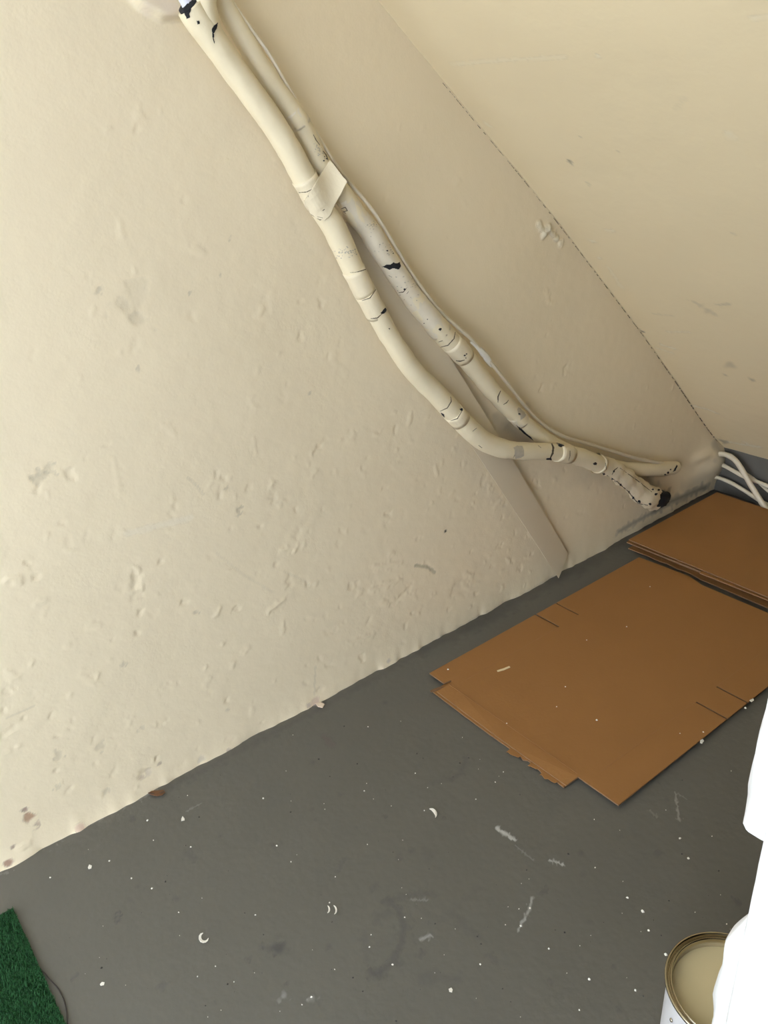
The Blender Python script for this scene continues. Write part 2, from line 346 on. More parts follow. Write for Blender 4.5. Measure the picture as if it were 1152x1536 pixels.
# ---- front wall with the opening; only its rough white jamb is seen
def prism(name, prof_xy, zz, amp, seed, m, parent=None, taper=None):
    """vertical lumpy post from a closed (x,y) outline"""
    n = len(prof_xy); V = []; Fc = []; c = np.mean(prof_xy, 0)
    for k, z in enumerate(zz):
        s = 1 if taper is None else taper(z)
        for i, (x, y) in enumerate(prof_xy):
            d = np.array([x, y]) - c; L = np.linalg.norm(d); d = d / L
            a = amp * (float(vnoise(np.array(z), np.array(i * .11), 22, seed)) + .5 * float(vnoise(np.array(z), np.array(i * .2), 60, seed + 1)))
            V.append((c[0] + d[0] * (L * s + a), c[1] + d[1] * (L * s + a), z))
    for k in range(len(zz) - 1):
        for i in range(n):
            Fc.append((k * n + i, k * n + (i + 1) % n, (k + 1) * n + (i + 1) % n, (k + 1) * n + i))
    Fc += [tuple(range(n))[::-1], tuple(range((len(zz) - 1) * n, len(zz) * n))]
    return mesh(name, V, Fc, m, parent, True)
def rrect(x0, x1, y0, y1, r, k=5):
    out = []
    for cx_, cy_, a0 in ((x1 - r, y1 - r, 0), (x0 + r, y1 - r, 90), (x0 + r, y0 + r, 180), (x1 - r, y0 + r, 270)):
        for i in range(k): t = math.radians(a0 + 90 * i / (k - 1)); out.append((cx_ + r * math.cos(t), cy_ + r * math.sin(t)))
    return out
wf = struct(prism('wall_front', rrect(.55, .67, -1.3, .2233, .006), np.arange(-.02, 2.33, .02), .0006, 31, M_jamb))
boxmesh('lintel', (.552, .21, 2.0), (.668, 1.63, 2.33), M_jamb, wf)
def tap_lo(z): return max(.02, min(1, (.80 - z) / .055)) ** .6
def tap_hi(z): return max(.05, min(1, (z - .884) / .02)) ** .5
prism('plaster_edge', rrect(.560, .625, .195, .246, .016), np.concatenate([np.arange(.0, .74, .012), np.arange(.74, .802, .005)]), .0028, 41, M_jamb, wf, tap_lo)
prism('plaster_edge', rrect(.558, .625, .195, .251, .018), np.concatenate([np.arange(.885, .92, .004), np.arange(.92, 2.0, .012)]), .0022, 51, M_jamb, wf, tap_hi)

# ================================================================= pipes
def catmull(pts, n):
    P = np.array(pts, float); P = np.vstack([2 * P[0] - P[1], P, 2 * P[-1] - P[-2]]); out = []
    for i in range(1, len(P) - 2):
        for t in np.linspace(0, 1, n, endpoint=False):
            a, b, c, d = P[i - 1:i + 3]
            out.append(.5 * ((2 * b) + (c - a) * t + (2 * a - 5 * b + 4 * c - d) * t * t + (3 * b - a - 3 * c + d) * t ** 3))
    out.append(P[-2]); return np.array(out)
def path_px(ctrl, n=8):
    """ctrl: (u, v, width in px, distance of the axis from the wall)"""
    L = []
    for u, v, w, off in ctrl:
        p = on_wall(u, v, off); L.append((*p, w * .5 * mpp(p)))
    return catmull(L, n)
def sweep(name, path, m, parent=None, seg=20, lump=0.0, seed=1, cap=True, grow=0.0, flat=1.0):
    P = path[:, :3]; r = path[:, 3] + grow; T = np.gradient(P, axis=0); T /= np.linalg.norm(T, axis=1)[:, None]
    V = []; Fc = []; up = np.array([0, -1.0, 0])
    s = np.concatenate([[0], np.cumsum(np.linalg.norm(np.diff(P, axis=0), axis=1))])
    for i in range(len(P)):
        a = up - T[i] * (up @ T[i]); a /= np.linalg.norm(a); b = np.cross(T[i], a)
        for k in range(seg):
            t = 2 * math.pi * k / seg
            q = 1 + lump * float(vnoise(np.array(s[i] + seed), np.array(math.cos(t) * .05 + seed), 30, seed)) + lump * .5 * float(vnoise(np.array(s[i]), np.array(math.sin(t) * .05 + seed), 80, seed + 3))
            V.append(P[i] + (a * math.cos(t) * flat + b * math.sin(t)) * r[i] * q)
    n = len(P)
    for i in range(n - 1):
        for k in range(seg): Fc.append((i * seg + k, i * seg + (k + 1) % seg, (i + 1) * seg + (k + 1) % seg, (i + 1) * seg + k))
    if cap: Fc += [tuple(range(seg))[::-1], tuple(range((n - 1) * seg, n * seg))]
    return mesh(name, V, Fc, m, parent, True)
def sub(path, a, b):
    px = project(path[:, :3]); i = np.argmin(np.hypot(px[:, 0] - a[0], px[:, 1] - a[1])); j = np.argmin(np.hypot(px[:, 0] - b[0], px[:, 1] - b[1]))
    i, j = min(i, j), max(max(i, j), min(i, j) + 1); return path[i:j + 1]
def bvh(*objs):
    V = []; Fc = []
    for o in objs:
        k = len(V); V += [v.co.copy() + o.matrix_world.translation * 0 for v in o.data.vertices]
        Fc += [tuple(i + k for i in p.vertices) for p in o.data.polygons]
    return BVHTree.FromPolygons(V, Fc)
def cast(t, u, v):
    d = Vector(ray(u, v)).normalized(); h = t.ray_cast(Vector(EYE), d)
    return (h[0], h[1], h[3], d) if h[0] is not None else None
def inside(p, poly):
    x, y = p; c = False
    for (x1, y1), (x2, y2) in zip(poly, poly[1:] + poly[:1]):
        if (y1 > y) != (y2 > y) and x < (x2 - x1) * (y - y1) / (y2 - y1) + x1: c = not c
    return c
def patch(name, polys, tree, m, parent, off=.0007, step=.7, fill=0, thick=0):
    """worn patch lying on the surface of a pipe"""
    V = []; Fc = []
    for poly in polys:
        us = [p[0] for p in poly]; vs = [p[1] for p in poly]
        U = np.arange(min(us) - step, max(us) + step * 2, step); Q = np.arange(min(vs) - step, max(vs) + step * 2, step)
        t = np.full((len(U), len(Q)), np.nan)
        for i, u in enumerate(U):
            for j, v in enumerate(Q):
                h = cast(tree, u, v)
                if h: t[i, j] = h[2]
        if fill:
            t = np.where(np.isnan(t), np.nanmax(t), t); t = np.minimum(t, np.nanmin(t) + .05)
            for _ in range(fill):
                a = (np.pad(t, 1, 'edge')[2:, 1:-1] + np.pad(t, 1, 'edge')[:-2, 1:-1] + np.pad(t, 1, 'edge')[1:-1, 2:] + np.pad(t, 1, 'edge')[1:-1, :-2]) / 4
                t = np.minimum(t, a)
        ids = {}
        def vid(i, j):
            if (i, j) not in ids:
                d = ray(U[i], Q[j]); d = d / np.linalg.norm(d)
                ids[i, j] = len(V); V.append(EYE + d * (t[i, j] - off))
            return ids[i, j]
        for i in range(len(U) - 1):
            for j in range(len(Q) - 1):
                if inside((U[i] + step / 2, Q[j] + step / 2), poly) and not np.isnan(t[i:i + 2, j:j + 2]).any() and np.ptp(t[i:i + 2, j:j + 2]) < .012:
                    Fc.append((vid(i, j), vid(i, j + 1), vid(i + 1, j + 1), vid(i + 1, j)))
    if not Fc: return None
    o = mesh(name, V, Fc, m, parent, True)
    if len(polys) > 1: o['kind'] = 'stuff'
    if thick:
        md = o.modifiers.new('thickness', 'SOLIDIFY'); md.thickness = thick; md.offset = -1
    return o
def line_poly(pts, w):
    """thin closed outline around a polyline, tapering to its ends"""
    L = []; Rr = []
    for i, p in enumerate(pts):
        a = pts[max(0, i - 1)]; b = pts[min(len(pts) - 1, i + 1)]; dx, dy = b[0] - a[0], b[1] - a[1]; l = math.hypot(dx, dy) or 1
        h = w / 2 * (.55 if i in (0, len(pts) - 1) else 1)
        L.append((p[0] - dy / l * h, p[1] + dx / l * h)); Rr.append((p[0] + dy / l * h, p[1] - dx / l * h))
    return L + Rr[::-1]
def cracks(name, lines, tree, m, parent):
    for p, w in lines: patch(name, [line_poly(p, w)], tree, m, parent, off=.0006, step=.45)
def patches(name, polys, tree, m, parent, off=.0012):
    for p in polys: patch(name, [p], tree, m, parent, off)
def jag(poly, amp, seed, n=3):
    r = random.Random(seed); out = []
    for (x1, y1), (x2, y2) in zip(poly, poly[1:] + poly[:1]):
        for k in range(n): t = k / n; out.append((x1 + (x2 - x1) * t + r.uniform(-amp, amp), y1 + (y2 - y1) * t + r.uniform(-amp, amp)))
    return out
def dot(u, v, r, seed=0):
    return jag([(u + r * math.cos(a), v + r * .8 * math.sin(a)) for a in np.linspace(0, 6.28, 7)[:-1]], r * .25, seed, 1)

A = path_px([(284, 10, 42, .062), (297, 29, 43, .062), (325, 68, 41, .059), (350, 103, 40, .056), (408.6, 184, 38.5, .054), (437.5, 231, 38, .052), (456, 266, 38, .05), (478, 306, 36, .05), (503, 345, 36, .05),
             (530, 404, 34, .05), (548, 439, 32.5, .05), (566, 472, 31, .05), (593, 518, 30.5, .05), (622.5, 559, 31, .05), (657, 593, 31, .05), (691, 630.6, 31, .052), (719, 657, 30, .054), (747, 671, 29, .058),
             (775, 676, 27, .062), (800, 677, 26, .064), (835, 678.5, 26, .064), (872, 686, 27, .06), (900, 697, 27, .056)])
B = path_px([(331, -40, 30, .045), (333, -5, 30, .044), (341, 14, 30, .042), (372, 69, 31, .04), (392, 103, 32, .04), (430, 156, 32, .04), (451, 188, 32, .04), (467, 219, 31, .04), (481, 247, 30, .04), (513, 290, 30, .04), (534, 322, 31, .04),
             (555, 347, 32, .04), (571, 376, 31, .04), (593, 407.5, 31, .04), (614, 439, 31, .04), (639, 470, 32, .04), (665, 501, 33, .04), (694, 532, 30, .04), (721, 565, 27, .038), (743, 591.6, 26, .036), (766, 615, 26, .034),
             (785, 634, 25, .031), (810, 654, 24, .028), (832, 667, 22, .024), (870, 684, 20, .022), (910, 697, 19, .021), (950, 703, 20, .021), (985, 704, 21, .019), (1006, 702, 21, .015), (1014, 700, 17, .012)])
# lower pipe
pa = thing('insulated_pipe', 'lower cream-painted insulated pipe, the left one of two, bending to horizontal near the floor', 'pipe', A[-1, :3])
ga = sweep('foam_sleeve', A, M_pipe, pa, 22, .045, 3)
br = sweep('branch_sleeve', path_px([(307, -60, 37, .066), (306, -20, 37, .067), (306, 5, 37, .068), (312, 32, 35, .066), (324, 62, 31, .059), (334, 80, 26, .054)]), M_pipe, pa, 22, .05, 4)
ek = path_px([(278, 4, 32, .060), (285, 11, 37, .061)]); sweep('sleeve_opening', ek, M_black, pa, 18, .1, 2)
sweep('inner_pipe', path_px([(272, -14, 21, .066), (284, 9, 21, .066)]), mat('bluish_white_plastic', (.66, .66, .72), .4), pa, 16)
ta = bvh(ga, br)
for a, b, g in [((458, 268), (478, 305), .0012), ((531, 405), (548, 439), .0007), ((549, 441), (566, 472), .0012), ((678, 617), (692, 632), .0009), ((833, 678), (854, 682), .0022), ((905, 699), (897, 696), .001)]:
    sweep('tape_wrap', sub(A, a, b), M_tape, pa, 22, .04, 5, True, g)
TA = bvh(*[o for o in C.objects if o.parent == pa and o.type == 'MESH'])
sl = path_px([(893, 694, 28, .052), (912, 700, 29, .05), (935, 714, 31, .045), (955, 732, 33, .04), (972, 745, 34, .036), (984, 750, 32, .032)])
sleeve = sweep('torn_sleeve_end', sl, M_tape, pa, 26, .22, 8, False, 0, .72)
kk = path_px([(976, 746, 24, .034), (986, 748, 27, .030), (996, 745, 18, .022), (1001, 741, 9, .016)], 4)
mo = sweep('sleeve_opening', kk, M_black, pa, 18, .2, 9, True)
TS = bvh(sleeve, ga)
patches('torn_edge', [dot(906, 711, 2.2, 61), dot(917, 719, 2.4, 62), dot(923, 722, 2, 63), dot(931, 727, 1.8, 64), dot(943, 738, 2, 65), dot(950, 747, 2.2, 66), dot(959, 753, 3, 67), dot(975, 756, 2, 68), dot(984, 741, 2.5, 69), dot(988, 735, 2.2, 70),
                       dot(921, 707, 1.6, 71), dot(979, 734, 2, 72)], TS, M_black, pa)
cracks('sleeve_crease', [([(910, 713), (925, 722), (944, 739), (957, 755), (972, 758)], 1.6), ([(930, 702), (955, 720), (978, 738)], 1.2), ([(918, 712), (922, 705), (927, 701)], 1.5)], TS, M_crack, pa)
patches('black_patch', [jag([(318, 43), (321, 38), (327, 34), (325, 43), (321, 50), (321, 58), (322, 66), (319, 58)], .3, 1, 2), jag([(275, 15), (280, 13), (286, 9), (288, 10), (286, 17), (284, 21), (285, 26), (280, 28), (277, 22)], .4, 2),
                      jag([(295, 31), (300, 32), (299, 36), (296, 36)], .5, 3), jag([(571, 470), (580, 459), (580.5, 466), (575, 471)], .5, 4), dot(692, 614, 2.2, 5),
                      jag([(818, 688), (827, 686), (828, 691), (824, 696)], .7, 6), dot(893, 696, 3, 7), dot(584, 493, 1.2, 8), dot(607, 495, 1.2, 9),
                      jag([(834, 664.5), (843, 665), (847, 668), (841, 671), (837, 668)], .6, 10), jag([(661, 619), (666, 621), (668, 627), (664, 626)], .5, 11)], TA, M_black, pa)
cracks('tape_seam', [([(448, 289), (460, 288), (470, 283), (477, 277)], 1.2), ([(458, 302), (470, 297), (480, 286)], 1), ([(467, 322), (480, 330), (490, 327)], 1.2), ([(536, 408), (549, 404)], 2.2), ([(525, 409), (536, 408)], 1),
                     ([(543, 451), (555, 447), (564, 434)], 1.4), ([(556, 478), (566, 477), (574, 470)], 1.6), ([(660, 617), (671, 612), (677, 602), (676, 595)], 1.4), ([(676, 631), (686, 628), (694, 615)], 1.3),
                     ([(827, 664), (830, 671), (829, 680), (825, 688)], 3), ([(709, 647), (715, 642)], 1.2), ([(718, 668), (723, 672)], 1.5), ([(807, 668), (812, 672)], 1), ([(905, 713), (910, 704), (908, 694)], 1.2),
                     ([(770, 687), (774, 678), (776, 668)], .8), ([(853, 691), (855, 684), (855, 676)], .9)], TA, M_crack, pa)
rr = random.Random(2)
patch('grey_wear', [jag([(770, 671), (784, 668), (787, 684), (774, 688)], 1.5, 12)] + [dot(rr.gauss(520, 9), rr.gauss(378, 4), rr.uniform(.6, 1.3), i) for i in range(45)], TA, M_grey, pa, off=.001)
# upper pipe
pb = thing('insulated_pipe', 'upper cream-painted insulated pipe with the big black chip, the right one of two', 'pipe', B[-1, :3])
gb = sweep('foam_sleeve', B, M_pipe, pb, 22, .05, 13)
for a, b, g in [((437, 166), (452, 190), .0009), ((516, 295), (663, 499), .0008), ((676, 513), (696, 535), .0022), ((783, 632), (770, 619), .0009), ((900, 694), (890, 691), .0008)]:
    sweep('tape_wrap', sub(B, a, b), M_tape if g > .001 else M_tape2, pb, 22, .05, 15, True, g)
hb = path_px([(1008, 701, 13, .014), (1016.5, 699, 11, .011)]); sweep('pipe_end_hole', hb, M_black, pb, 14, .1, 3)
TB = bvh(*[o for o in C.objects if o.parent == pb and o.type == 'MESH'])
patches('black_patch', [jag([(573, 400), (579, 402), (584, 405), (590, 402.5), (598, 404.5), (601.5, 399), (600, 393), (595, 395), (590, 393.5), (586, 397), (579, 397.5)], .3, 21, 2),
                      dot(660, 494, 2.4, 22), jag([(1009, 708), (1015, 697), (1017, 699), (1013, 706)], .4, 81), dot(1002, 709, 2, 82), dot(998, 712, 1.4, 83), dot(991, 694, 1.5, 84), dot(1006, 704, 1.4, 85), dot(779, 621, 1.8, 23), dot(697, 533, 1.4, 24), dot(700, 531, 1.2, 25), dot(699, 537, 1, 26), dot(607, 434, 1.6, 27), dot(570, 367, 1, 28), dot(581, 376, 1.4, 29), dot(590, 380, 1.2, 30),
                      jag([(775, 638), (785, 645), (800, 660), (795, 661), (782, 650)], .6, 31), dot(486, 241, 1.5, 32), dot(490, 238, 1.3, 33), dot(487, 235, 1, 34), dot(636, 485, 1, 35), dot(641, 479, 1, 36)],
      TB, M_black, pb)
cracks('tape_seam', [([(512, 313), (518, 311), (521, 316), (515, 318), (519, 320)], 1.6), ([(598, 439), (605, 438), (610, 432)], 1.5), ([(610, 441), (613, 437)], 1), ([(660, 521), (672, 518), (681, 508), (683, 498)], 1.4),
                     ([(684, 541), (690, 542), (697, 540)], 1.8), ([(658, 513), (664, 511)], 1.6), ([(747, 604), (747, 595), (751, 586)], 1.9), ([(755, 607), (760, 604), (763, 600)], 1.3), ([(583, 413), (588, 416)], .8),
                     ([(470, 202), (474, 210), (480, 218)], 1.2), ([(484, 226), (489, 232), (492, 240)], 1.6)], TB, M_crack, pb)
patch('grey_wear', [jag([(776, 613), (786, 610), (791, 622), (780, 632)], 2, 40)] + [dot(x, y, rr.uniform(.5, 1.2), i) for i, (x, y) in enumerate(
    [(rr.gauss(478, 6), rr.gauss(222, 8)) for _ in range(25)] + [(rr.gauss(562, 8) , rr.gauss(338, 6)) for _ in range(25)] + [(rr.gauss(582, 8), rr.gauss(375, 5)) for _ in range(20)] + [(rr.gauss(618, 14), rr.gauss(432, 12)) for _ in range(40)])], TB, M_grey, pb, off=.001)
# tape strap binding both pipes
st_poly = [(495, 240), (508, 256), (521, 273), (512, 290), (502, 308), (496, 322), (487, 331), (474, 327), (465, 320), (456, 303), (466, 286), (478, 266)]
TT = bvh(*[o for o in C.objects if o.parent in (pa, pb) and o.type == 'MESH'])
strap = patch('tape_strap', [jag(st_poly, .5, 50, 2)], TT, M_tape, None, off=.0022, step=1.0, fill=300, thick=.0012)
tag(strap, 'cream-painted tape strap wrapped across both insulated pipes', 'strap')
TT2 = bvh(strap)
cracks('dark_fleck', [([(484, 316), (487, 314)], 2), ([(463, 290), (462, 296)], 1), ([(476, 325), (484, 327)], 1)], TT2, M_crack, strap)
# thin conduit running beside the upper pipe
cc = [(330, -20, .036), (346, 5, .036), (372, 42, .036), (400, 81, .036), (425, 124, .034), (448, 163, .032), (470, 199, .03), (496, 240, .03), (520, 273, .032), (543, 300, .034), (562, 325, .034), (582, 357, .034), (604, 394, .034), (627, 429, .034),
      (657, 467, .034), (687, 495, .034), (703, 509, .034), (722, 532, .032), (744, 558, .03), (765, 585, .028), (787, 613, .024), (812, 638, .02), (842, 656, .018), (874, 666, .018), (908, 676, .018), (948, 688, .018), (986, 696, .014), (996, 698, .008)]
cb_ = path_px([(u + (3 if v < 200 else 2.5), v - (1 if v < 200 else 1.5), 5.5, o + (.016 if v < 560 else .008)) for u, v, o in cc])
con = sweep('thin_cable', cb_, M_cable, None, 10, .12, 61)
tag(con, 'thin cream-painted cable clipped along the right side of the upper insulated pipe', 'cable')
sweep('torn_tape', path_px([(706, 512, 4, .05), (718, 523, 7, .05), (731, 538, 10, .048), (738, 549, 5, .044)]), M_white, con, 10, .25, 63, True, 0, .5)

# flat strip leaning behind the pipes
sm = thing('flat_strip', 'flat pale beige strip leaning behind the pipes, its pointed end on the floor', 'strip', on_floor(836, 864))
V = []; Fc = []; NR = 40; NC = 8
bl = on_floor(835, 866, .002); br = on_wall(849, 829, .006); tl = on_wall(475, 332, .012); tr = on_wall(545, 332, .009)
for i in range(NR + 1):
    t = i / NR
    for j in range(NC + 1):
        s = j / NC
        p = (bl * (1 - s) + br * s) * (1 - t) + (tl * (1 - s) + tr * s) * t
        p = p + np.array([0, -.0015 * (1 - (2 * s - 1) ** 2) - .010 * math.sin(math.pi * t) - .009, 0]); V.append(p)
for i in range(NR):
    for j in range(NC): k = i * (NC + 1) + j; Fc.append((k, k + 1, k + NC + 2, k + NC + 1))
o = mesh('strip_face', V, Fc, M_strip, sm, False); md = o.modifiers.new('thickness', 'SOLIDIFY'); md.thickness = .001; md.offset = -1

# ---- cables leaving the corner
def cable(px, label, r):
    p = [on_plane(u, v, 0, x) for u, v, x in px]
    pts = catmull([(*q, r) for q in p], 8)
    o = sweep('corner_cable', pts, M_cable, None, 10, .05, int(px[0][1]))
    return tag(o, label, 'cable')
cable([(1062, 684, 2.87), (1084, 681, 2.865), (1100, 688, 2.86), (1112, 703, 2.85), (1126, 727, 2.84), (1142, 753, 2.83), (1158, 778, 2.82)], 'thick cream cable arching from the corner hole down over the other cables', .0105)
cable([(1064, 690, 2.89), (1083, 697, 2.888), (1100, 706, 2.886), (1118, 716, 2.885), (1140, 724, 2.88), (1165, 735, 2.88)], 'cream cable running straight right from the corner hole, behind the arching cable', .008)
cable([(1066, 714, 2.88), (1082, 718, 2.878), (1100, 726, 2.876), (1120, 738, 2.872), (1140, 751, 2.866), (1165, 765, 2.86)], 'lowest cream cable leaving the corner just above the cardboard', .0078)
cable([(1110, 706, 2.893), (1125, 714, 2.892), (1140, 726, 2.892), (1165, 748, 2.89)], 'thinnest cream cable in the corner, right of the arching cable', .0055)

# ================================================================= cardboard
def sheet(name, outline, z0, z1, m, parent, tilt=None, edge=None):
    """sheet of board from a plan outline (may have notches)"""
    bm = bmesh.new(); vs = [bm.verts.new((x, y, z1)) for x, y in outline]
    f = bm.faces.new(vs); f.normal_update()
    if f.normal.z < 0: f.normal_flip()
    bmesh.ops.triangulate(bm, faces=[f], ngon_method='EAR_CLIP')
    bm.normal_update()
    top = list(bm.faces)
    r = bmesh.ops.extrude_face_region(bm, geom=top)
    for e in r['geom']:
        if isinstance(e, bmesh.types.BMVert): e.co.z = z0
    bmesh.ops.recalc_face_normals(bm, faces=bm.faces)
    if tilt:
        for v in bm.verts: v.co.z += tilt(v.co.x, v.co.y)
    me = bpy.data.meshes.new(name); bm.to_mesh(me); bm.free()
    o = link(name, me, m, parent)
    if edge:
        me.materials.append(edge)
        for p in me.polygons:
            if abs(p.normal.z) < .5: p.material_index = 1
    return o
def ragged(a, b, n, amp, seed):
    r = random.Random(seed); return [(a[0] + (b[0] - a[0]) * i / n + r.uniform(-amp, amp), a[1] + (b[1] - a[1]) * i / n + r.uniform(-amp, amp)) for i in range(1, n)]
nb = thing('flattened_box', 'large flattened brown cardboard box lying on the grey floor, nearest to the viewer', 'cardboard', (1.75, 1.16, 0))
def slot(x, y_edge, d, w=.0055):
    return [(x - w / 2, y_edge), (x - w / 2, y_edge + d), (x + w / 2, y_edge + d), (x + w / 2, y_edge)]
yl, yh, xl, xh = .8285, 1.490, 1.245, 2.215
top = [(xl, yl)] + slot(1.688, yl, .09) + slot(1.784, yl, .09) + [(xh, yl), (xh - .004, 1.24), (xh + .014, 1.30), (xh + .008, 1.40), (xh, yh)] + slot(1.784, yh, -.092, .005)[::-1] + slot(1.689, yh, -.094, .007)[::-1] + \
      [(xl, yh), (xl, 1.428), (1.268, 1.424), (1.264, 1.417), (1.209, 1.417)] + [(1.206, 1.30), (1.2035, 1.15), (1.2055, .95)] + [(xl, .9475)]
sheet('top_panel', top, .0085, .0125, M_card, nb, lambda x, y: -.0045 * max(0, min(1, (1.25 - x) / .045)), M_cardin)
bot = [(1.262, .836)] + slot(1.688, .836, .083, .008) + slot(1.784, .836, .083, .008) + [(2.20, .836), (2.205, 1.484)] + slot(1.784, 1.484, -.087, .008)[::-1] + slot(1.689, 1.484, -.089, .010)[::-1] + [(1.262, 1.484), (1.262, 1.432), (1.203, 1.428), (1.1995, 1.3), (1.1985, 1.2)] + ragged((1.1985, 1.13), (1.199, .955), 14, .004, 5) + [(1.20, .952), (1.262, .95)]
sheet('bottom_panel', bot, .001, .005, M_card, nb, None, M_cardin)
# torn flaps of facing paper on the near edge
for i, (y0, y1, d) in enumerate([(1.128, 1.092, .018), (1.06, 1.035, .011), (1.02, .975, .014)]):
    out = [(1.202, y0), (1.20 - d, y0 - .004)] + ragged((1.20 - d, y0), (1.20 - d * .6, y1), 5, .003, i) + [(1.20 - d * .5, y1), (1.203, y1 - .004)]
    sheet('torn_flap', out, .0045, .0056, M_card, nb)
sheet('torn_flap', [(1.205, 1.424), (1.196, 1.428), (1.199, 1.436), (1.215, 1.434), (1.235, 1.428), (1.245, 1.418)], .0055, .0062, M_cardin, nb)
# score lines where the flaps fold
def groove(pts, w, z): return line3(pts, w, z)
def line3(name, pts, w, z, m, parent, th=.0006):
    out = line_poly(pts, w); return sheet(name, out, z - th, z, m, parent)
M_score = mat('scored_board', (.32, .152, .047), .7, .1, 60)
line3('score_line', [(1.252, .955), (1.252, 1.415)], .004, .0128, M_score, nb)
line3('score_line', [(1.30, .922), (1.686, .92)], .003, .0127, M_score, nb, .0004); line3('score_line', [(1.786, .92), (2.2, .921)], .003, .0127, M_score, nb, .0004)
line3('score_line', [(1.30, 1.397), (1.686, 1.396)], .003, .0127, M_score, nb, .0004); line3('score_line', [(1.786, 1.396), (2.2, 1.396)], .003, .0127, M_score, nb, .0004)

fu = thing('flattened_box', 'flattened brown cardboard box topmost on the far stack, below the corner cables', 'cardboard', (2.52, 1.25, .03))
sheet('top_panel', [(2.244, .85), (2.80, .85), (2.802, 1.563), (2.247, 1.560)], .042, .046, M_card, fu, lambda x, y: .002 * math.sin(3 * y), M_cardin)
sheet('bottom_panel', [(2.247, .86), (2.79, .86), (2.795, 1.555), (2.275, 1.552), (2.275, 1.27), (2.234, 1.268)], .034, .038, M_card, fu, None, M_cardin)
fl_ = thing('flattened_box', 'flattened cardboard box with shade-darkened edges at the bottom of the far stack', 'cardboard', (2.52, 1.25, .0))
sheet('top_panel', [(2.275, .85), (2.80, .85), (2.80, 1.575), (2.250, 1.570)], .0245, .0285, M_card, fl_, None, M_cardin)
sheet('middle_panel', [(2.272, .86), (2.80, .86), (2.80, 1.57), (2.262, 1.566)], .0165, .0205, M_card, fl_, None, M_cardin)
sheet('bottom_panel', [(2.25, .85), (2.80, .85), (2.80, 1.565), (2.252, 1.562), (2.254, 1.5)] + ragged((2.256, 1.5), (2.256, 1.27), 10, .003, 9) + [(2.25, 1.27)], .002, .006, M_card, fl_, None, M_cardin)
sheet('filler_panel', [(2.31, .86), (2.79, .86), (2.79, 1.54), (2.31, 1.54)], .0085, .0135, M_cardin, fl_)
sheet('filler_panel', [(2.31, .86), (2.78, .86), (2.78, 1.53), (2.31, 1.53)], .029, .0335, M_cardin, fl_)

# ================================================================= paint can
cc_ = np.array([.911, .369]); RC = .1013; HC = .20
can = thing('paint_can', 'white round paint can with tin rim and tan paint inside, beside the white jamb', 'can', (cc_[0], cc_[1], 0))
def lathe(name, prof_, m, parent, seg=72):
    V = []; Fc = []; n = len(prof_)
    for k in range(seg):
        a = 2 * math.pi * k / seg
        for r, z in prof_: V.append((cc_[0] + r * math.cos(a), cc_[1] + r * math.sin(a), z))
    for k in range(seg):
        for i in range(n - 1):
            a, b = k * n + i, ((k + 1) % seg) * n + i; Fc.append((a, b, b + 1, a + 1))
    return mesh(name, V, Fc, m, parent, True)
lathe('can_wall', [(.0, .002), (.094, .002), (.096, .0), (.0965, .004), (.0955, .008), (.0955, HC - .012), (.097, HC - .008)], M_tinwhite, can)
lathe('tin_rim', [(.0955, HC - .013), (.099, HC - .009), (RC, HC - .005), (RC, HC - .002), (RC - .0015, HC), (RC - .0035, HC - .0005), (RC - .005, HC - .004), (RC - .0065, HC - .009), (RC - .0085, HC - .0095),
                   (RC - .0095, HC - .0025), (RC - .0110, HC - .0020), (RC - .0125, HC - .005), (RC - .0130, HC - .012)], M_metal, can)
lathe('inner_wall', [(RC - .0129, HC - .010), (RC - .0132, HC - .03)], M_inner, can)
lathe('paint', [(0, HC - .021), (RC - .0133, HC - .021)], M_paint, can)
ea = math.radians(152)
def ear(a):
    p = np.array([cc_[0] + .0962 * math.cos(a), cc_[1] + .0962 * math.sin(a), HC - .05])
    d = np.array([math.cos(a), math.sin(a), 0]); q = np.array([[*(p), .0035], [*(p + d * .0015), .0032], [*(p + d * .0025), .002]])
    return sweep('handle_ear', q, M_metal, can, 14, 0, 1)
ear(ea); ear(ea + math.pi)

# ================================================================= turf mat
turf = thing('turf_mat', 'green artificial turf mat lying at the lower left corner', 'mat', (-.3, 1.0, 0))
sheet('backing', [(-.75, .35), (.0705, .35)] + ragged((.0705, .35), (.0715, 1.487), 30, .0012, 3) + [(.0715, 1.487), (-.75, 1.487)], .0005, .004, M_turf, turf)
rt = np.random.RandomState(2); nB = 230000
bx = .0715 - .82 * rt.rand(nB); by = .352 + 1.134 * rt.rand(nB); V = np.zeros((nB, 3, 3)); an = rt.rand(nB) * 6.28; ln = .004 + .003 * rt.rand(nB); w = .0013
V[:, 0] = np.stack([bx - np.sin(an) * w, by + np.cos(an) * w, np.full(nB, .0035)], -1); V[:, 1] = np.stack([bx + np.sin(an) * w, by - np.cos(an) * w, np.full(nB, .0035)], -1)
V[:, 2] = np.stack([bx + np.cos(an) * ln * .6, by + np.sin(an) * ln * .6, .0035 + ln], -1)
me = bpy.data.meshes.new('pile'); me.vertices.add(nB * 3); me.vertices.foreach_set('co', V.astype(np.float32).ravel())
me.loops.add(nB * 3); me.loops.foreach_set('vertex_index', np.arange(nB * 3, dtype=np.int32)); me.polygons.add(nB); me.polygons.foreach_set('loop_start', np.arange(0, nB * 3, 3, dtype=np.int32)); me.update(calc_edges=True)
o = bpy.data.objects.new('pile', me); C.objects.link(o); me.materials.append(M_blade); o.parent = turf; o.matrix_parent_inverse = turf.matrix_world.inverted(); o['kind'] = 'stuff'
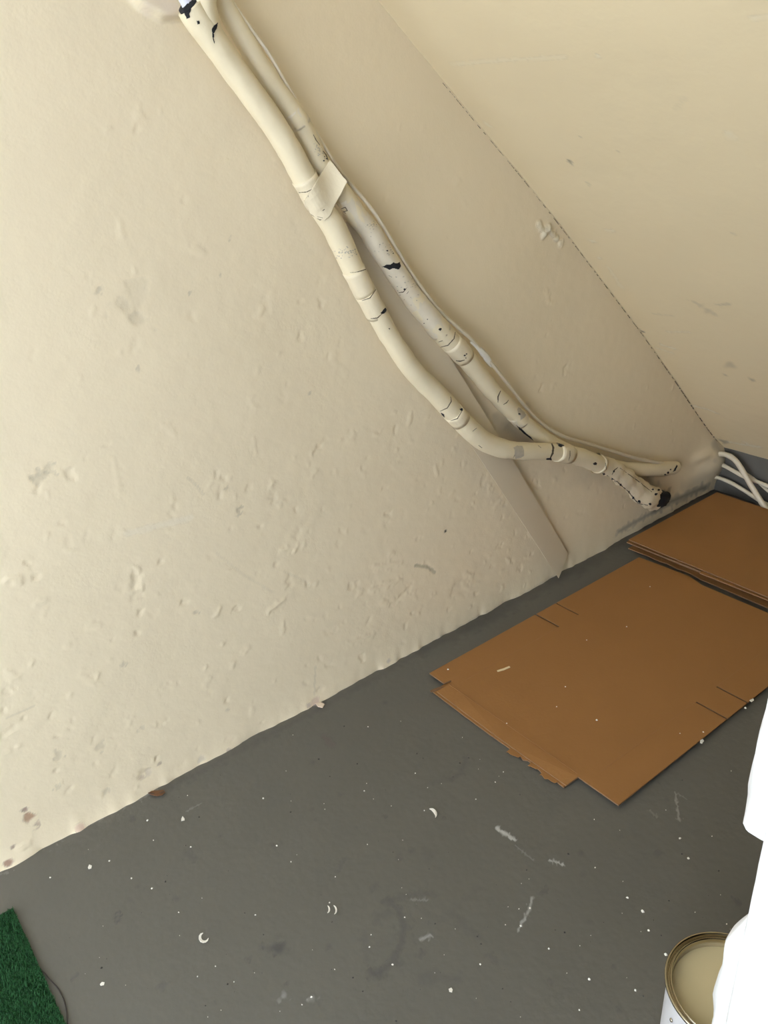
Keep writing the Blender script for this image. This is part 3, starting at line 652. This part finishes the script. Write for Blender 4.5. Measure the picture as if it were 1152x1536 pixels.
# loose thread by the mat
tp = [(59, 1452), (67, 1460), (75, 1469.5), (83, 1478), (89, 1486), (95, 1498), (99, 1514), (100.5, 1528), (100.5, 1545)]
th = sweep('loose_thread', catmull([(*on_floor(u, v, .0012), .0011) for u, v in tp], 5), M_thread, None, 6)
tag(th, 'thin dark curved thread lying on the floor beside the green mat', 'thread')

# ================================================================= debris
def flake(name, px, z, m, label, cat, th=.0012, curl=.002, group=None):
    P_ = [on_floor(u, v, z)[:2] for u, v in px]; c = np.mean(P_, 0)
    bm = bmesh.new(); vs = [bm.verts.new((p[0], p[1], z + th + curl * min(1, (np.linalg.norm(p - c) / .012) ** 2))) for p in P_]
    f = bm.faces.new(vs); f.normal_update(); bmesh.ops.triangulate(bm, faces=[f], ngon_method='EAR_CLIP')
    r = bmesh.ops.extrude_face_region(bm, geom=list(bm.faces))
    for e in r['geom']:
        if isinstance(e, bmesh.types.BMVert): e.co.z -= th
    bmesh.ops.recalc_face_normals(bm, faces=bm.faces)
    me = bpy.data.meshes.new(name); bm.to_mesh(me); bm.free(); o = link(name, me, m)
    return tag(o, label, cat, group)
lf = flake('dry_leaf', [(222, 1191), (228, 1188), (236, 1187), (246, 1186.5), (248, 1190), (244, 1194), (236, 1195.5), (228, 1194)], 0, M_leaf, 'small brown dry leaf on the floor by the foot of the wall', 'leaf', .0008, .003)
me = line_poly([(224, 1191), (235, 1191), (247, 1188.5)], 1.0)
o = flake('midrib', me, 0.0022, M_grit, '', '', .0006, .003); o.parent = lf
for k in ('label', 'category'):
    if k in o: del o[k]
def crescent(cu, cv, r, a0, a1, w, label, sy=1.0):
    aa = np.radians(np.linspace(a0, a1, 9)); out = []; inn = []
    for i, a in enumerate(aa):
        h = w * math.sin(math.pi * (i + .35) / 8.7); out.append((cu + (r + h / 2) * math.cos(a), cv + sy * (r + h / 2) * math.sin(a))); inn.append((cu + (r - h / 2) * math.cos(a), cv + sy * (r - h / 2) * math.sin(a)))
    return flake('paint_shaving', out + inn[::-1], 0, M_white, label, 'paint chip', .0012, .002)
crescent(306.5, 1407, 6.5, 10, 255, 4.5, 'curled white paint shaving on the floor, lower left of the scuff mark')
crescent(489, 1364.5, 5, -60, 65, 2.6, 'left one of a pair of tiny white paint shavings', 1.2)
crescent(498.5, 1366, 6, -70, 60, 2.6, 'right one of a pair of tiny white paint shavings', 1.2)
crescent(645, 1223.5, 9, -95, 25, 4.5, 'curved white paint shaving in front of the large flattened box')
flake('paint_chip', [(272, 1229), (274, 1225), (277, 1228), (277, 1231), (272, 1232)], 0, M_white, 'white paint chip on the floor right of the dry leaf', 'paint chip')
flake('paint_chip', [(132, 1302), (134, 1297.5), (138, 1299), (137, 1303), (133, 1304)], 0, M_white, 'white paint chip on the floor above the green mat', 'paint chip')
flake('paint_chip', [(150, 1477), (153, 1473.5), (157, 1474), (156, 1478), (151, 1479)], 0, M_white, 'white paint chip on the floor right of the green mat', 'paint chip')
flake('paint_chip', [(673, 1484), (677, 1482), (679, 1485), (678, 1489), (674, 1488)], 0, M_white, 'white paint chip on the floor at the bottom middle', 'paint chip')
flake('paint_chip', [(474, 1057), (481, 1055), (487, 1058), (484, 1063), (477, 1061)], 0, mat('pinkish_chip', (.74, .6, .45), .7), 'pinkish paint chip fallen at the foot of the wall', 'paint chip', .003)
flake('paint_chip', [(1050, 1111), (1054, 1109.5), (1056, 1112), (1053, 1116), (1050, 1115)], .0128, M_white, 'white paint chip at the right edge of the large flattened box', 'paint chip')
flake('paint_chip', [(1124, 1051), (1130, 1048.5), (1131, 1051), (1127, 1054)], .0128, M_white, 'white paint chip beside the far slots of the large flattened box', 'paint chip')
flake('wood_splinter', [(745.5, 1006), (755, 1003), (764, 999.5), (765.5, 1001.5), (756, 1005.5), (746.5, 1008)], .0128, mat('pale_splinter', (.78, .62, .36), .7), 'pale splinter lying on the large flattened box', 'splinter', .0015, 0)
# specks nobody could count
def specks(name, n, m, seed, rmin, rmax, fixed=()):
    r = random.Random(seed); V = []; Fc = []
    L = list(fixed)
    while len(L) < n + len(fixed):
        u, v = r.uniform(0, 1110), r.uniform(880, 1536)
        p = on_floor(u, v)
        if v < 1310 - .52 * u or (p[0] > 1.18 and p[1] > .80) or (p[0] < .085 and p[1] < 1.49) or math.hypot(p[0] - cc_[0], p[1] - cc_[1]) < .11: continue
        if r.random() > .55 + .45 * (v - 880) / 656: continue
        L.append((u, v, rmin + (rmax - rmin) * r.random() ** 4))
    for u, v, q in L:
        p = on_floor(u, v); k = len(V); s = q * mpp(p); n_ = 5
        a0 = r.random() * 6; V += [(p[0] + s * r.uniform(.6, 1.3) * math.cos(a0 + 6.283 * i / n_), p[1] + s * r.uniform(.6, 1.3) * math.sin(a0 + 6.283 * i / n_), -.001) for i in range(n_)]
        V.append((p[0], p[1], .0006 + s * .6))
        Fc += [(k + i, k + (i + 1) % n_, k + n_) for i in range(n_)]
    o = mesh(name, V, Fc, m, floor); o['kind'] = 'stuff'; return o
zz = lambda l: [(400 + a / 2.304, 1050 + b / 2.304, r * .75) for a, b, r in l]
specks('paint_specks', 70, M_white, 1, .5, 1.5, zz([(350, 92, 1.5), (337, 313, 1.7), (790, 283, 1.5), (818, 248, 1.4), (975, 858, 2.5), (1115, 963, 2.8), (1080, 1070, 2), (738, 912, 2.2), (435, 913, 2.4), (477, 750, 1.8), (355, 852, 2), (825, 776, 1.5),
      (640, 1000, 2.2), (235, 930, 1.5), (122, 1052, 1.8), (155, 1025, 2.6), (35, 502, 1.5), (84, 558, 1.6), (237, 610, 1.3), (348, 498, 1.2), (1132, 412, 1.3), (1135, 578, 1.6), (545, 381, 1.4), (910, 718, 1.8), (878, 780, 2.4), (723, 342, 1.6)]) +
      [(964, 1366, 3), (941, 1346, 2), (973, 1395, 2.2), (1020, 1257, 2.2), (1033, 1287, 2), (999, 1431, 2.6), (953, 1485, 2.5), (197, 1317, 1.8), (228, 1332, 1.8), (164, 1291, 1.6), (221, 1230, 1.8), (286, 1270, 1.6), (395, 1197, 1.6), (415, 1268, 1.5), (383, 1372, 1.5), (230, 1260, 1.2), (75, 1316, 1.6)])
specks('grit', 90, M_grit, 2, .5, 1.6, zz([(519, 184, 1.5), (437, 525, 1.2), (187, 673, 1.5), (582, 772, 1.8), (728, 816, 2), (898, 587, 1.6), (447, 1108, 2.5), (218, 264, 1.2)]) + [(152, 1452, 2.2), (341, 1476, 1.5), (248, 1322, 1.6)])
# crumbs on the boxes
def crumbs():
    V = []; Fc = []; r = random.Random(6)
    for u, v, q in [(672, 1004, 1.6), (895, 1080, 1.8), (848, 1030, 1.2), (1020, 1100, 1), (940, 940, 1.2), (880, 960, 1), (760, 1085, 1.2), (1118, 1062, 2), (1055, 1098, 1.4), (835, 1060, 1), (975, 880, 1.1)]:
        p = on_floor(u, v, .0125); s = q * mpp(p); k = len(V)
        V += [(p[0] + s * math.cos(1.26 * i), p[1] + s * math.sin(1.26 * i), .0124) for i in range(5)] + [(p[0], p[1], .0125 + s)]
        Fc += [(k + i, k + (i + 1) % 5, k + 5) for i in range(5)]
    o = mesh('crumbs', V, Fc, M_white, nb); o['kind'] = 'stuff'
crumbs()
